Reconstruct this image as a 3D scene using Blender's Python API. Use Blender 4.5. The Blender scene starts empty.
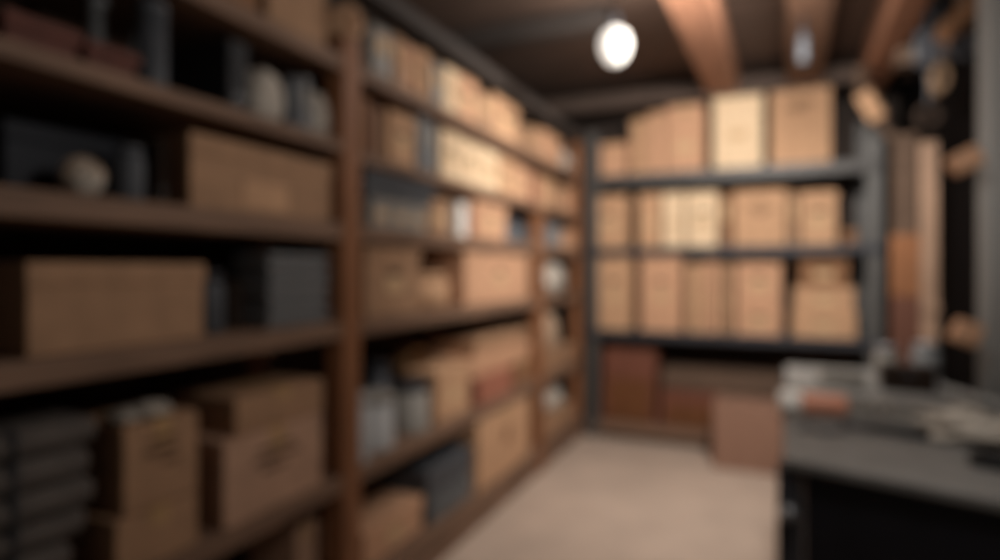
import bpy, bmesh, math, random
from mathutils import Vector, Matrix
random.seed(7)
C = bpy.context.scene.collection
PI = math.pi

# ------------------------------------------------------------------ camera model
H = 1.25                      # eye height (m)
F = 600.0                     # focal length in pixels of a 1000 px wide frame
HOR = 270.0                   # horizon row
YAW = math.radians(23.83)     # camera looks this far to the left of the +Y axis
SY, CY = math.sin(YAW), math.cos(YAW)
def ray(x, y):
    u = (x - 500) / F; v = (HOR - y) / F
    return (-SY + u * CY, CY + u * SY, v)
def atX(x, y, X):
    r = ray(x, y); s = X / r[0]; return Vector((X, s * r[1], H + s * r[2]))
def atY(x, y, Y):
    r = ray(x, y); s = Y / r[1]; return Vector((s * r[0], Y, H + s * r[2]))
def atZ(x, y, Z):
    r = ray(x, y); s = (Z - H) / r[2]; return Vector((s * r[0], s * r[1], Z))
def atS(x, y, s):
    r = ray(x, y); return Vector((s * r[0], s * r[1], H + s * r[2]))

# ------------------------------------------------------------------ materials
def lin(c):
    return tuple(((v / 255) / 12.92 if v / 255 <= 0.04045 else ((v / 255 + 0.055) / 1.055) ** 2.4) for v in c) + (1,)
def mat(name, rgb, rough=0.75, var=0.12, scale=(6, 6, 6), metal=0.0, bump=0.0, grain=None, spec=0.3, emit=None, alpha_glass=False):
    m = bpy.data.materials.new(name); m.use_nodes = True
    nt = m.node_tree; b = nt.nodes['Principled BSDF']
    b.inputs['Roughness'].default_value = rough; b.inputs['Metallic'].default_value = metal
    b.inputs['Specular IOR Level'].default_value = spec
    tc = nt.nodes.new('ShaderNodeTexCoord'); mp = nt.nodes.new('ShaderNodeMapping')
    mp.inputs['Scale'].default_value = grain or scale
    nt.links.new(tc.outputs['Object'], mp.inputs['Vector'])
    no = nt.nodes.new('ShaderNodeTexNoise'); no.inputs['Scale'].default_value = 3; no.inputs['Detail'].default_value = 5
    nt.links.new(mp.outputs['Vector'], no.inputs['Vector'])
    cr = nt.nodes.new('ShaderNodeValToRGB')
    c = lin(rgb)
    cr.color_ramp.elements[0].position = 0.3; cr.color_ramp.elements[1].position = 0.7
    cr.color_ramp.elements[0].color = tuple(max(0, v * (1 - var)) for v in c[:3]) + (1,)
    cr.color_ramp.elements[1].color = tuple(min(1, v * (1 + var)) for v in c[:3]) + (1,)
    nt.links.new(no.outputs['Fac'], cr.inputs['Fac']); nt.links.new(cr.outputs['Color'], b.inputs['Base Color'])
    if bump:
        bp = nt.nodes.new('ShaderNodeBump'); bp.inputs['Strength'].default_value = bump; bp.inputs['Distance'].default_value = 0.01
        nt.links.new(no.outputs['Fac'], bp.inputs['Height']); nt.links.new(bp.outputs['Normal'], b.inputs['Normal'])
    if emit:
        b.inputs['Emission Color'].default_value = (1, 0.95, 0.88, 1); b.inputs['Emission Strength'].default_value = emit
    if alpha_glass:
        b.inputs['Transmission Weight'].default_value = 0.55
    return m
M = {}
M['tan']    = mat('cardboard_tan',   (190, 149, 115), 0.85)
M['peach']  = mat('cardboard_peach', (195, 150, 118), 0.85)
M['cream']  = mat('cardboard_cream', (222, 193, 158), 0.85)
M['kraft']  = mat('cardboard_kraft', (162, 126, 97), 0.85)
M['brown']  = mat('cardboard_brown', (134, 96, 68), 0.85)
M['pink']   = mat('cardboard_pinkish', (182, 145, 120), 0.85)
M['tape']   = mat('packing_tape', (176, 140, 98), 0.4, spec=0.5)
M['paper']  = mat('paper_label', (196, 162, 124), 0.8, var=0.05)
M['ink']    = mat('faded_ink', (96, 70, 52), 0.9, var=0.2)
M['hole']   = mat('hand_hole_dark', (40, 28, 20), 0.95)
M['shelf']  = mat('shelf_wood', (121, 94, 76), 0.7, var=0.28, grain=(14, 1.2, 14), bump=0.15)
M['post']   = mat('post_wood', (136, 90, 60), 0.65, var=0.25, grain=(14, 14, 1.2), bump=0.15)
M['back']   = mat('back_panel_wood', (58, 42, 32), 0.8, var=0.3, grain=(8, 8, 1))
M['beam']   = mat('beam_wood', (148, 104, 80), 0.7, var=0.3, grain=(10, 1.0, 10), bump=0.2)
M['lintel'] = mat('old_grey_wood', (96, 76, 62), 0.8, var=0.25, grain=(1.2, 10, 10))
M['header'] = mat('header_grey', (62, 55, 51), 0.75, var=0.2, grain=(10, 1.0, 10))
M['redwood']= mat('red_brown_wood', (112, 68, 52), 0.6, var=0.25, grain=(10, 10, 1.5))
M['orangewood'] = mat('orange_brown_wood', (104, 64, 36), 0.6, var=0.25, grain=(10, 10, 1.5))
M['steel']  = mat('painted_steel', (90, 87, 84), 0.45, var=0.1, metal=0.35, spec=0.5)
M['darksteel'] = mat('dark_steel', (66, 66, 70), 0.5, var=0.15, metal=0.4)
M['column'] = mat('galvanised_pipe', (142, 140, 136), 0.6, var=0.1, metal=0.0, spec=0.3, grain=(6, 6, 1))
M['grey']   = mat('grey_board', (112, 112, 112), 0.6, var=0.1)
M['lgrey']  = mat('light_grey_board', (142, 136, 128), 0.65, var=0.12)
M['dgrey']  = mat('dark_grey_board', (74, 76, 80), 0.6, var=0.12)
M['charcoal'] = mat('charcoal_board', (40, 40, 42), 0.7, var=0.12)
M['dullpink'] = mat('dull_pink_cardboard', (142, 108, 90), 0.85)  # even dull pinkish tone for the carton on the floor
M['pale'] = mat('pale_board_wood', (140, 112, 92), 0.75, var=0.2, grain=(10, 10, 1.2))
M['holster'] = mat('orange_brown_card', (126, 82, 52), 0.8)
M['palegrey'] = mat('pale_grey_paint', (168, 166, 164), 0.55, var=0.1)
M['rail'] = mat('rail_steel', (80, 77, 75), 0.5, var=0.1, metal=0.35)
M['plate'] = mat('dark_timber', (76, 62, 54), 0.8, var=0.25, grain=(1.2, 10, 10))  # even dark brown tone for the plate along the back
M['beamd'] = mat('darker_beam_wood', (108, 78, 60), 0.75, var=0.3, grain=(10, 1.0, 10), bump=0.2)
M['redbrown'] = mat('red_brown_card', (98, 62, 48), 0.8)
M['oldrope'] = mat('old_rope', (104, 82, 62), 0.9, var=0.25, scale=(40, 40, 40), bump=0.5)
M['navy']   = mat('navy_board', (15, 18, 27), 0.6, var=0.2)
M['black']  = mat('black_lacquer', (22, 22, 28), 0.5, var=0.2)
M['blackp'] = mat('black_plastic', (26, 24, 24), 0.5, var=0.2)
M['tin']    = mat('tin_metal', (150, 150, 152), 0.35, var=0.12, metal=0.6, spec=0.5)
M['white']  = mat('white_plastic', (240, 233, 224), 0.5, var=0.06)
M['bag']    = mat('pale_cloth', (178, 168, 156), 0.9, var=0.12, bump=0.4)
M['beigec'] = mat('beige_cloth', (172, 146, 122), 0.9, var=0.15, bump=0.4)
M['dbag']   = mat('charcoal_cloth', (86, 79, 74), 0.95, var=0.18, bump=0.4)
M['salmon'] = mat('salmon_plastic', (214, 148, 122), 0.5, var=0.06)
M['maroon'] = mat('maroon_cloth_board', (96, 56, 46), 0.7, var=0.2)
M['red']    = mat('dull_red_board', (156, 100, 80), 0.7, var=0.12)
M['rope']   = mat('rope_fibre', (150, 112, 76), 0.9, var=0.25, scale=(40, 40, 40), bump=0.5)
M['glass']  = mat('grey_glass', (150, 158, 152), 0.15, var=0.05, spec=0.5, alpha_glass=True)
M['top']    = mat('bench_top_grey', (116, 113, 109), 0.55, var=0.16, scale=(4, 4, 4))
M['bulb']   = mat('lit_bulb_glass', (255, 250, 240), 0.3, var=0.0, emit=0.68)

def floor_mat():
    m = mat('concrete_floor', (184, 163, 147), 0.8, var=0.10, scale=(1.2, 1.2, 1.2), bump=0.1); return m
def plank_mat(name, rgb, scale, axis):
    m = mat(name, rgb, 0.8, var=0.3, grain=scale, bump=0.2)
    nt = m.node_tree; b = nt.nodes['Principled BSDF']
    w = nt.nodes.new('ShaderNodeTexWave'); w.bands_direction = axis; w.inputs['Scale'].default_value = 1.05; w.wave_profile = 'SAW'
    tc = nt.nodes.new('ShaderNodeTexCoord'); nt.links.new(tc.outputs['Object'], w.inputs['Vector'])
    r = nt.nodes.new('ShaderNodeValToRGB'); r.color_ramp.elements[0].color = (0.25, 0.25, 0.25, 1); r.color_ramp.elements[1].position = 0.06
    nt.links.new(w.outputs['Fac'], r.inputs['Fac'])
    mx = nt.nodes.new('ShaderNodeMixRGB'); mx.blend_type = 'MULTIPLY'; mx.inputs[0].default_value = 1
    src = b.inputs['Base Color'].links[0].from_socket
    nt.links.new(src, mx.inputs[1]); nt.links.new(r.outputs['Color'], mx.inputs[2]); nt.links.new(mx.outputs['Color'], b.inputs['Base Color'])
    return m
M['floor'] = floor_mat()
M['ceil'] = plank_mat('ceiling_planks', (90, 72, 62), (1.0, 9, 9), 'Y')
M['wall'] = plank_mat('dark_wall_boards', (52, 42, 36), (9, 9, 1), 'Y')
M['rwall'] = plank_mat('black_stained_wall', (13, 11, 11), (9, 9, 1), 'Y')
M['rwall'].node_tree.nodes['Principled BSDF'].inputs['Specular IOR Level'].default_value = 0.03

# ------------------------------------------------------------------ mesh helpers
class MB:
    def __init__(s): s.bm = bmesh.new()
    def _bev(s, vs, b, seg=2):
        if b > 0:
            es = list({e for v in vs for e in v.link_edges})
            bmesh.ops.bevel(s.bm, geom=es, offset=b, segments=seg, affect='EDGES', profile=0.5, clamp_overlap=True)
    def box(s, x0, x1, y0, y1, z0, z1, b=0.0, mtx=None, taper=0.0, seg=2):
        r = bmesh.ops.create_cube(s.bm, size=1.0); vs = r['verts']
        for v in vs:
            top = v.co.z > 0
            k = (1 + taper) if top else 1.0
            v.co = Vector(((x0 + x1) / 2 + v.co.x * (x1 - x0) * k, (y0 + y1) / 2 + v.co.y * (y1 - y0) * k, z0 if not top else z1))
        if mtx is not None: bmesh.ops.transform(s.bm, matrix=mtx, verts=vs)
        s._bev(vs, b, seg); return s
    def prism(s, pts, z0, z1, b=0.0):
        lo = [s.bm.verts.new((p[0], p[1], z0)) for p in pts]; hi = [s.bm.verts.new((p[0], p[1], z1)) for p in pts]
        n = len(pts)
        s.bm.faces.new(lo[::-1]); s.bm.faces.new(hi)
        for i in range(n): s.bm.faces.new((lo[i], lo[(i + 1) % n], hi[(i + 1) % n], hi[i]))
        s._bev(lo + hi, b); return s
    def lathe(s, prof, c=(0, 0, 0), n=24, mtx=None):
        rings = []
        new = []
        for r, z in prof:
            ring = [s.bm.verts.new((c[0] + max(r, 1e-4) * math.cos(2 * PI * i / n), c[1] + max(r, 1e-4) * math.sin(2 * PI * i / n), c[2] + z)) for i in range(n)]
            rings.append(ring); new += ring
        for a, b_ in zip(rings, rings[1:]):
            for i in range(n): s.bm.faces.new((a[i], a[(i + 1) % n], b_[(i + 1) % n], b_[i]))
        s.bm.faces.new(rings[0][::-1]); s.bm.faces.new(rings[-1])
        if mtx is not None: bmesh.ops.transform(s.bm, matrix=mtx, verts=new)
        return s
    def tube(s, pts, r, n=10, r1=None):
        pts = [Vector(p) for p in pts]; rings = []
        up = Vector((0, 0, 1))
        for i, p in enumerate(pts):
            t = (pts[min(i + 1, len(pts) - 1)] - pts[max(i - 1, 0)]).normalized()
            a = t.cross(up if abs(t.z) < 0.95 else Vector((1, 0, 0))).normalized(); b_ = t.cross(a)
            rr = r if r1 is None else r + (r1 - r) * i / max(1, len(pts) - 1)
            rings.append([s.bm.verts.new(p + a * rr * math.cos(2 * PI * k / n) + b_ * rr * math.sin(2 * PI * k / n)) for k in range(n)])
        for a, b_ in zip(rings, rings[1:]):
            for k in range(n): s.bm.faces.new((a[k], a[(k + 1) % n], b_[(k + 1) % n], b_[k]))
        s.bm.faces.new(rings[0][::-1]); s.bm.faces.new(rings[-1]); return s
    def torus(s, R, r, c=(0, 0, 0), mtx=None, n=28, k=10):
        new = []; rings = []
        for i in range(n):
            a = 2 * PI * i / n
            ring = [s.bm.verts.new(((R + r * math.cos(2 * PI * j / k)) * math.cos(a) + c[0], (R + r * math.cos(2 * PI * j / k)) * math.sin(a) + c[1], r * math.sin(2 * PI * j / k) + c[2])) for j in range(k)]
            rings.append(ring); new += ring
        for i in range(n):
            a, b_ = rings[i], rings[(i + 1) % n]
            for j in range(k): s.bm.faces.new((a[j], b_[j], b_[(j + 1) % k], a[(j + 1) % k]))
        if mtx is not None: bmesh.ops.transform(s.bm, matrix=mtx, verts=new)
        return s
    def blob(s, rx, ry, rz, c, seed=0, rough=0.12, flat=True, pw=2.0):
        rnd = random.Random(seed)
        r = bmesh.ops.create_icosphere(s.bm, subdivisions=4, radius=1.0)
        fs = [(Vector((rnd.uniform(-1, 1), rnd.uniform(-1, 1), rnd.uniform(-1, 1))).normalized(), rnd.uniform(2, 6), rnd.uniform(0, 6)) for _ in range(9)]
        for v in r['verts']:
            d = v.co.normalized()
            if pw != 2.0:
                k = (abs(d.x) ** pw + abs(d.y) ** pw + abs(d.z) ** pw) ** (-1 / pw)
            else: k = 1.0
            k *= 1 + rough * sum(math.sin(f * d.dot(a) * 2 + p) for a, f, p in fs) / 4
            q = Vector((d.x * rx * k, d.y * ry * k, d.z * rz * k))
            if flat: q.z = max(q.z, -rz * 0.86)
            v.co = q + Vector(c)
        return s
    def build(s, name, m, parent=None, loc=None, smooth=False):
        bmesh.ops.recalc_face_normals(s.bm, faces=s.bm.faces[:])
        me = bpy.data.meshes.new(name); s.bm.to_mesh(me); s.bm.free()
        for p in me.polygons: p.use_smooth = smooth
        me.materials.append(M[m] if isinstance(m, str) else m)
        o = bpy.data.objects.new(name, me); C.objects.link(o)
        if parent: o.parent = parent
        if loc is not None: o.location = loc
        return o
def thing(name, label, cat, loc=(0, 0, 0), rz=0.0, group=None):
    o = bpy.data.objects.new(name, None); C.objects.link(o); o.empty_display_size = 0.05
    o.location = loc; o.rotation_euler = (0, 0, rz); o['label'] = label; o['category'] = cat
    if group: o['group'] = group
    return o
def tag(o, label, cat, group=None):
    o['label'] = label; o['category'] = cat
    if group: o['group'] = group
    return o
def struct(name, mb, m, **k):
    o = mb.build(name, m, **k); o['kind'] = 'structure'; return o

# ------------------------------------------------------------------ generic things (front faces local -Y)
def marks(parent, w, d, z, k=1.0):
    mb = MB(); rnd = random.Random(int(w * 1000) + int(z * 1000))
    for i, ww in enumerate((0.34, 0.46, 0.26)):
        zz = z - i * 0.028 * k; o = rnd.uniform(-0.02, 0.02)
        mb.box(-w * ww / 2 + o, w * ww / 2 + o, -d / 2 - 0.0014, -d / 2 - 0.0002, zz, zz + 0.012 * k)
    mb.build('print_mark', 'ink', parent)
def archive_box(r, w, d, h, m='tan', lid='same', label=True, mark=False, hole=True):
    lh = min(0.055, h * 0.26); g = 0.004
    bo = MB().box(-w / 2 + g, w / 2 - g, -d / 2 + g, d / 2 - g, 0, h - 0.004, 0.004).build('body', m, r)
    lo = MB().box(-w / 2, w / 2, -d / 2, d / 2, h - lh, h, 0.005); lo.build('lid', m if lid == 'same' else lid, r)
    if label and w > 0.07:
        lw = min(w * 0.5, 0.11); lz = h * 0.45
        MB().box(-lw / 2, lw / 2, -d / 2 + g - 0.0012, -d / 2 + g + 0.001, lz - lw * 0.25, lz + lw * 0.25).build('paper_label', 'paper', bo)
    if hole and w > 0.16:
        hw = min(0.045, w * 0.2)
        mb = MB(); mb.lathe([(1, -0.001), (1, 0.001)], n=20, mtx=Matrix.Translation((0, -d / 2 + g, h * 0.66 - 0.01)) @ Matrix.Diagonal((hw, 1, 0.013, 1)) @ Matrix.Rotation(PI / 2, 4, 'X'))
        mb.build('hand_hole', 'hole', bo)
    if mark: marks(bo, w, d - 2 * g, h * 0.72)
def carton(r, w, d, h, m='tan', mark=False, tape=True, label=False):
    bo = MB().box(-w / 2, w / 2, -d / 2, d / 2, 0, h - 0.003, 0.004).build('body', m, r)
    for s_ in (-1, 1):
        y0, y1 = (0.002, d / 2 - 0.001) if s_ > 0 else (-d / 2 + 0.001, -0.002)
        MB().box(-w / 2 + 0.001, w / 2 - 0.001, y0, y1, h - 0.003, h, 0.001).build('flap', m, r)
    if tape:
        tw = min(0.05, w * 0.22); t = 0.0008
        mb = MB().box(-tw / 2, tw / 2, -d / 2 - t, d / 2 + t, h, h + t)
        mb.box(-tw / 2, tw / 2, -d / 2 - t, -d / 2, h - min(0.07, h * 0.3), h)
        mb.build('tape_strip', 'tape', r)
    if label:
        lw = min(w * 0.55, 0.12)
        MB().box(-lw / 2, lw / 2, -d / 2 - 0.0012, -d / 2, h * 0.3, h * 0.3 + lw * 0.6).build('paper_label', 'paper', bo)
    if mark: marks(bo, w, d, h * 0.74)
def file_folder(r, w, d, h, m='grey', lab='paper'):
    w2 = w / 2
    mb = MB().box(-w2, w2, -d / 2, d / 2, 0, h, min(0.006, w * 0.2), seg=3); co_ = mb.build('cover', m, r)
    lw = w * 0.56
    MB().box(-lw / 2, lw / 2, -d / 2 - 0.001, -d / 2 + 0.0005, h * 0.5, h * 0.82).build('spine_label', lab, co_)
    rr = min(0.011, w * 0.22)
    MB().torus(rr, rr * 0.25, mtx=Matrix.Translation((0, -d / 2, h * 0.22)) @ Matrix.Rotation(PI / 2, 4, 'X'), n=18, k=6).build('finger_ring', 'tin', co_, smooth=True)
def book(r, w, d, h, m='red'):
    t = min(0.004, w * 0.18)
    mb = MB().box(-w / 2, -w / 2 + t, -d / 2, d / 2, 0, h); mb.box(w / 2 - t, w / 2, -d / 2, d / 2, 0, h)
    mb.box(-w / 2, w / 2, -d / 2, -d / 2 + t, 0, h); mb.build('cover', m, r)
    MB().box(-w / 2 + t + .0004, w / 2 - t - .0004, -d / 2 + t + .0004, d / 2 - 0.006, 0.003, h - 0.004).build('page_block', 'paper', r)
def flat_box(r, w, d, h, m='grey'):
    lh = h * 0.45
    MB().box(-w / 2 + 0.006, w / 2 - 0.006, -d / 2 + 0.012, d / 2 - 0.003, 0, h - 0.003, 0.003).build('tray', m, r)
    MB().box(-w / 2, w / 2, -d / 2, d / 2, h - lh, h, 0.004).build('lid', m, r)
def can(r, rad, h, m='tin', lidm='darksteel'):
    MB().lathe([(rad, 0), (rad * 1.02, 0.004), (rad, 0.008), (rad, h * 0.86)]).build('body', m, r, smooth=True)
    MB().lathe([(rad * 1.03, h * 0.86), (rad * 1.03, h * 0.98), (rad * 0.95, h)]).build('lid', lidm, r, smooth=True)
def bottle(r, rad, h, m='glass', capm='darksteel'):
    MB().lathe([(rad * 0.9, 0), (rad, 0.01), (rad, h * 0.66), (rad * 0.82, h * 0.76), (rad * 0.5, h * 0.84), (rad * 0.5, h * 0.88)]).build('body', m, r, smooth=True)
    MB().lathe([(rad * 0.56, h * 0.88), (rad * 0.56, h * 0.99), (rad * 0.5, h)]).build('cap', capm, r, smooth=True)
def jar(r, rad, h, m='glass', lidm='tin'):
    MB().lathe([(rad * 0.92, 0), (rad, 0.008), (rad, h * 0.74), (rad * 0.84, h * 0.82), (rad * 0.84, h * 0.85)]).build('body', m, r, smooth=True)
    MB().lathe([(rad * 0.9, h * 0.85), (rad * 0.9, h * 0.97), (rad * 0.84, h)]).build('lid', lidm, r, smooth=True)
def bundle(r, w, d, h, m='dbag'):
    MB().box(-w / 2, w / 2, -d / 2, d / 2, 0, h, h * 0.46, seg=4).build('cloth', m, r, smooth=True)
    MB().box(-w / 2 + 0.10, -w / 2 + 0.125, -d / 2 - 0.002, d / 2 + 0.002, -0.0004, h + 0.0004, h * 0.46, seg=4).build('tie', 'charcoal', r, smooth=True)
KIND = {'archive': (archive_box, 'archive_box', 'box'), 'carton': (carton, 'cardboard_carton', 'box'), 'folder': (file_folder, 'file_folder', 'file'),
        'book': (book, 'book', 'book'), 'flat': (flat_box, 'flat_box', 'box'), 'can': (can, 'tin_can', 'can'), 'bottle': (bottle, 'bottle', 'bottle'),
        'jar': (jar, 'glass_jar', 'jar'), 'bundle': (bundle, 'folded_bundle', 'cloth')}

# ------------------------------------------------------------------ the setting
XL = -1.265                       # front of the long wooden shelving
XB = XL - 0.42                    # its back
YR, YRB = 4.40, 4.86              # front and back of the metal rack
XWR, CZ = 0.84, 2.64
struct('floor', MB().box(-1.80, 0.90, -0.9, 5.0, -0.06, 0.0), 'floor')
struct('ceiling', MB().box(-1.80, 0.90, -0.9, 5.0, CZ, CZ + 0.05), 'ceil')
struct('wall_left', MB().box(-1.80, -1.72, -0.9, 5.0, 0, CZ), 'wall')
struct('wall_back', MB().box(-1.72, XWR, 4.90, 5.0, 0, CZ), 'wall')
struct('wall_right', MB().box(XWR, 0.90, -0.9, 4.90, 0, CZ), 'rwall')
# ceiling beams, all running towards one vanishing point (788, 270)
BA = math.atan((788 - 500) / F) - YAW
bd = Vector((math.sin(BA), math.cos(BA), 0)); bn = Vector((bd.y, -bd.x, 0))
def ceiling_beam(xa, xb, y, zb, zt, name, ya=0.5, yb=4.86, m='beam'):
    a = atZ(xa, y, zb); b = atZ(xb, y, zb)
    wd = (b - a).dot(bn); c0 = (a + b) / 2
    t0 = (ya - c0.y) / bd.y; t1 = (yb - c0.y) / bd.y
    p0 = c0 + bd * t0; L = (t1 - t0)
    mb = MB().box(-wd / 2, wd / 2, 0, L, 0, zt - zb, 0.012)
    o = struct(name, mb, m, loc=(p0.x, p0.y, zb)); o.rotation_euler = (0, 0, -BA); return o
ceiling_beam(682, 724, 40, 2.46, CZ, 'ceiling_beam')
ceiling_beam(787, 832, 25, 2.46, CZ, 'ceiling_beam', m='beamd')
ceiling_beam(884, 916, 30, 2.42, CZ, 'ceiling_beam')
# dark cross joists over the shelving, and the plate along the back
struct('ceiling_joist', MB().box(-1.70, -0.75, 3.08, 3.20, 2.54, CZ, 0.008), 'header')
struct('ceiling_joist', MB().box(-1.70, -0.75, 2.05, 2.17, 2.54, CZ, 0.008), 'header')
struct('trim_1', MB().box(-1.70, XWR, 4.36, 4.46, 2.44, 2.55, 0.008), 'plate')
struct('trim_2', MB().box(0.62, XWR, 3.66, 3.76, 2.31, 2.40, 0.008), 'lintel')

# ------------------------------------------------------------------ long wooden shelving
LV = {1: 1.955, 2: 1.655, 3: 1.405, 4: 1.080, 5: 0.575, 6: 0.165}     # top surfaces
TH = {1: 0.050, 2: 0.038, 3: 0.058, 4: 0.055, 5: 0.055, 6: 0.055}
YP = [(-0.30, -0.22), (1.590, 1.680), (3.47, 3.55), (4.34, 4.385)]
su = thing('wooden_shelving', 'long brown wooden shelving full of boxes along the side wall', 'shelving', (XL, 1.6, 0))
def L(x, y, z): return (x - XL, y - 1.6, z)
for y0, y1 in YP:
    pt = 2.025 if abs(y0 - 1.59) < 0.01 else 1.614 if abs(y0 - 3.47) < 0.01 else 2.21
    MB().box(-0.07, 0.004, y0 - 1.6, y1 - 1.6, 0, pt, 0.004).build('post', 'post', su)
    MB().box(-0.4215, -0.4165, y0 - 1.6, y1 - 1.6, 0, pt, 0.001).build('rear_post', 'post', su)
for i in range(3):
    a, b = YP[i][1] - 1.6 + 0.001, YP[i + 1][0] - 1.6 - 0.001
    for k in LV:
        sa = 1.911 if (i == 2 and k < 3) else a; sb = 1.909 if (i == 1 and k < 3) else b
        zk = 1.675 if (i == 0 and k == 2) else LV[k]
        MB().box(-0.415, 0.0, sa, sb, zk - TH[k], zk, 0.005).build('shelf', 'shelf', su)
    MB().box(-0.030, -0.008, a, b, 0.0, LV[6] - TH[6] - 0.002, 0.002).build('kick_board', 'shelf', su)
MB().box(-0.10, 0.006, -1.9, 2.76, 2.212, 2.275, 0.006).build('header_board', 'header', su)
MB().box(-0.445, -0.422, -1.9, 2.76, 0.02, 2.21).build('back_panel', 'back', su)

def left(kind, x0, x1, ytop, lev, desc, m, inset=0.03, d=0.30, z0=None, dz=None, rz=0.0, name=None, cat=None, group=None, **kw):
    """a thing on the wooden shelving: x0..x1 are the picture columns of its front, ytop the row of its top edge"""
    Xf = XL - inset
    ya, yb = atX(x0, 270, Xf).y, atX(x1, 270, Xf).y
    for (pa, pb), (pc, pd) in zip(YP, YP[1:]):
        if pa < (ya + yb) / 2 < pc:
            if not (lev < 3 and pb == 3.55): ya = max(ya, pb + 0.006)
            if not (lev < 3 and pc == 3.47): yb = min(yb, pc - 0.006)
    w = yb - ya; zb = (1.676 if (lev == 2 and ya < 1.58) else LV[lev] + 0.001) if z0 is None else z0
    h = dz if dz else atX((x0 + x1) / 2, ytop, Xf).z - zb
    d = min(d, 0.36 - inset)
    fn, nm, ct = KIND[kind]
    r = thing(name or nm, desc, cat or ct, (Xf - d / 2, (ya + yb) / 2, zb), PI / 2 + rz, group)
    if kind in ('can', 'bottle', 'jar'):
        r.location = (Xf - w / 2, (ya + yb) / 2, zb); fn(r, w / 2, h, m, **kw)
    else: fn(r, w, d, h, m, **kw)
    return r, zb + h

# --- top shelf
left('carton', 190, 258, 0, 1, 'dim brown carton on the top shelf, the one furthest from the brown post', 'brown', dz=0.215)
left('carton', 268, 326, 0, 1, 'tan carton on the top shelf just this side of the brown post', 'kraft', dz=0.235)
# round roll beside the post
p = atX(358, 18, XL - 0.02)
r = thing('paper_roll', 'round end of a brown paper roll lying across the top of the brown post', 'roll', (XL - 0.14, 1.635, 2.026))
MB().lathe([(0.030, -0.15), (0.055, -0.15), (0.055, 0.15), (0.030, 0.15)], mtx=Matrix.Translation((0, 0, 0.056)) @ Matrix.Rotation(PI / 2, 4, 'Y')).build('paper', 'kraft', r, smooth=True)
MB().lathe([(0.028, -0.152), (0.028, 0.152)], mtx=Matrix.Translation((0, 0, 0.056)) @ Matrix.Rotation(PI / 2, 4, 'Y')).build('core', 'brown', r, smooth=True)
top_row = [
 (373, 392, 'folder', 'lgrey', 0.185, 'greyish beige upright file first beyond the post on the top shelf'),
 (393, 402, 'folder', 'kraft', 0.195, 'narrow brown file second beyond the post on the top shelf'),
 (403, 417, 'archive', 'peach', 0.192, 'peach upright box next to the narrow brown file on the top shelf'),
 (419, 431, 'archive', 'tan', 0.200, 'tan upright box fourth beyond the post on the top shelf'),
 (433, 443, 'folder', 'lgrey', 0.185, 'greyish upright file between tan boxes on the top shelf'),
 (445, 459, 'archive', 'cream', 0.205, 'cream upright box in the middle of the top shelf row'),
 (460, 478, 'archive', 'peach', 0.205, 'bright peach box just before the widest box of the top shelf row'),
 (479, 491, 'folder', 'kraft', 0.180, 'brown file squeezed between two bright boxes on the top shelf'),
 (494, 519, 'archive', 'tan', 0.215, 'bright tan box, last of the unbroken row on the top shelf'),
 (531, 541, 'carton', 'kraft', 0.165, 'small brown carton after the gap on the top shelf'),
 (543, 561, 'carton', 'peach', 0.190, 'peach carton on the top shelf near the room corner'),
]
for x0, x1, k, m, dz, lb in top_row:
    left(k, x0, x1, 0, 1, lb, m, dz=dz, inset=0.02 + 0.015 * random.random(), group='boxes and files on the top shelf')
left('bundle', 564, 577, 0, 1, 'pale grey bundle at the corner end of the top shelf', 'bag', dz=0.17, name='cloth_bundle')

# --- second shelf
xm = XL - 0.035
r = left('flat', 4, 84, 0, 2, 'long dark maroon flat box lying on the second shelf furthest from the post', 'maroon', dz=0.058, inset=0.01, d=0.16)[0]
left('flat', 87, 142, 0, 2, 'shorter red-brown flat box lying beside a tall grey bottle on the second shelf', 'maroon', dz=0.052, inset=0.01, d=0.16)
def tall(px0, px1, inset, hh, label, m, capm, kind='bottle', lev=2):
    return left(kind, px0, px1, 0, lev, label, m, dz=hh, inset=inset, lidm=capm) if kind != 'bottle' else left(kind, px0, px1, 0, lev, label, m, dz=hh, inset=inset, capm=capm)
tall(94, 112, 0.172, 0.224, 'tall grey can standing behind the maroon box on the second shelf', 'grey', 'grey', kind='can')
tall(134, 144, 0.21, 0.20, 'thin dark bottle behind the red-brown box on the second shelf', 'grey', 'darksteel')
left('can', 148, 174, 0, 2, 'tall grey canister at the end of the red-brown flat box', 'dgrey', dz=0.205, inset=0.03, name='canister', cat='canister', lidm='dgrey')
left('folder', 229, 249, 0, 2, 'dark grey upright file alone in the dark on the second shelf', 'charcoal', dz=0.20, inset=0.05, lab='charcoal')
def sack(px, rows, inset, rx, ry, rz, lev, label, m, name='cloth_bag', seed=1, cat='bag', z0=None, pw=2.6, tie=True):
    p = atX(px, 270, XL - inset); zb = (1.675 if (lev == 2 and p.y < 1.58) else LV[lev]) if z0 is None else z0
    t = thing(name, label, cat, (XL - inset - rx, p.y, zb))
    MB().blob(rx, ry, rz, (0, 0, rz * 0.86 + 0.001), seed, 0.08, pw=pw).build('body', m, t, smooth=True)
    if tie:
        MB().lathe([(rx * .30, 0), (rx * .22, rz * .12), (rx * .34, rz * .28), (rx * .1, rz * .30)], c=(0, 0, rz * 1.76), n=14).build('neck', m, t, smooth=True)
    return t
sack(275, 0, 0.03, 0.07, 0.068, 0.085, 2, 'pale grey rounded bag between dark files on the second shelf', 'bag', seed=3, tie=False)
left('folder', 290, 299, 0, 2, 'dark file next to the pale rounded bag on the second shelf', 'dgrey', dz=0.165, inset=0.05, lab='grey')
left('folder', 303, 311, 0, 2, 'mid grey file second after the pale rounded bag', 'grey', dz=0.175, inset=0.04, lab='lgrey')
sack(325, 0, 0.03, 0.06, 0.045, 0.080, 2, 'pale grey bag right against the brown post on the second shelf', 'bag', seed=5, tie=False)
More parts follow.
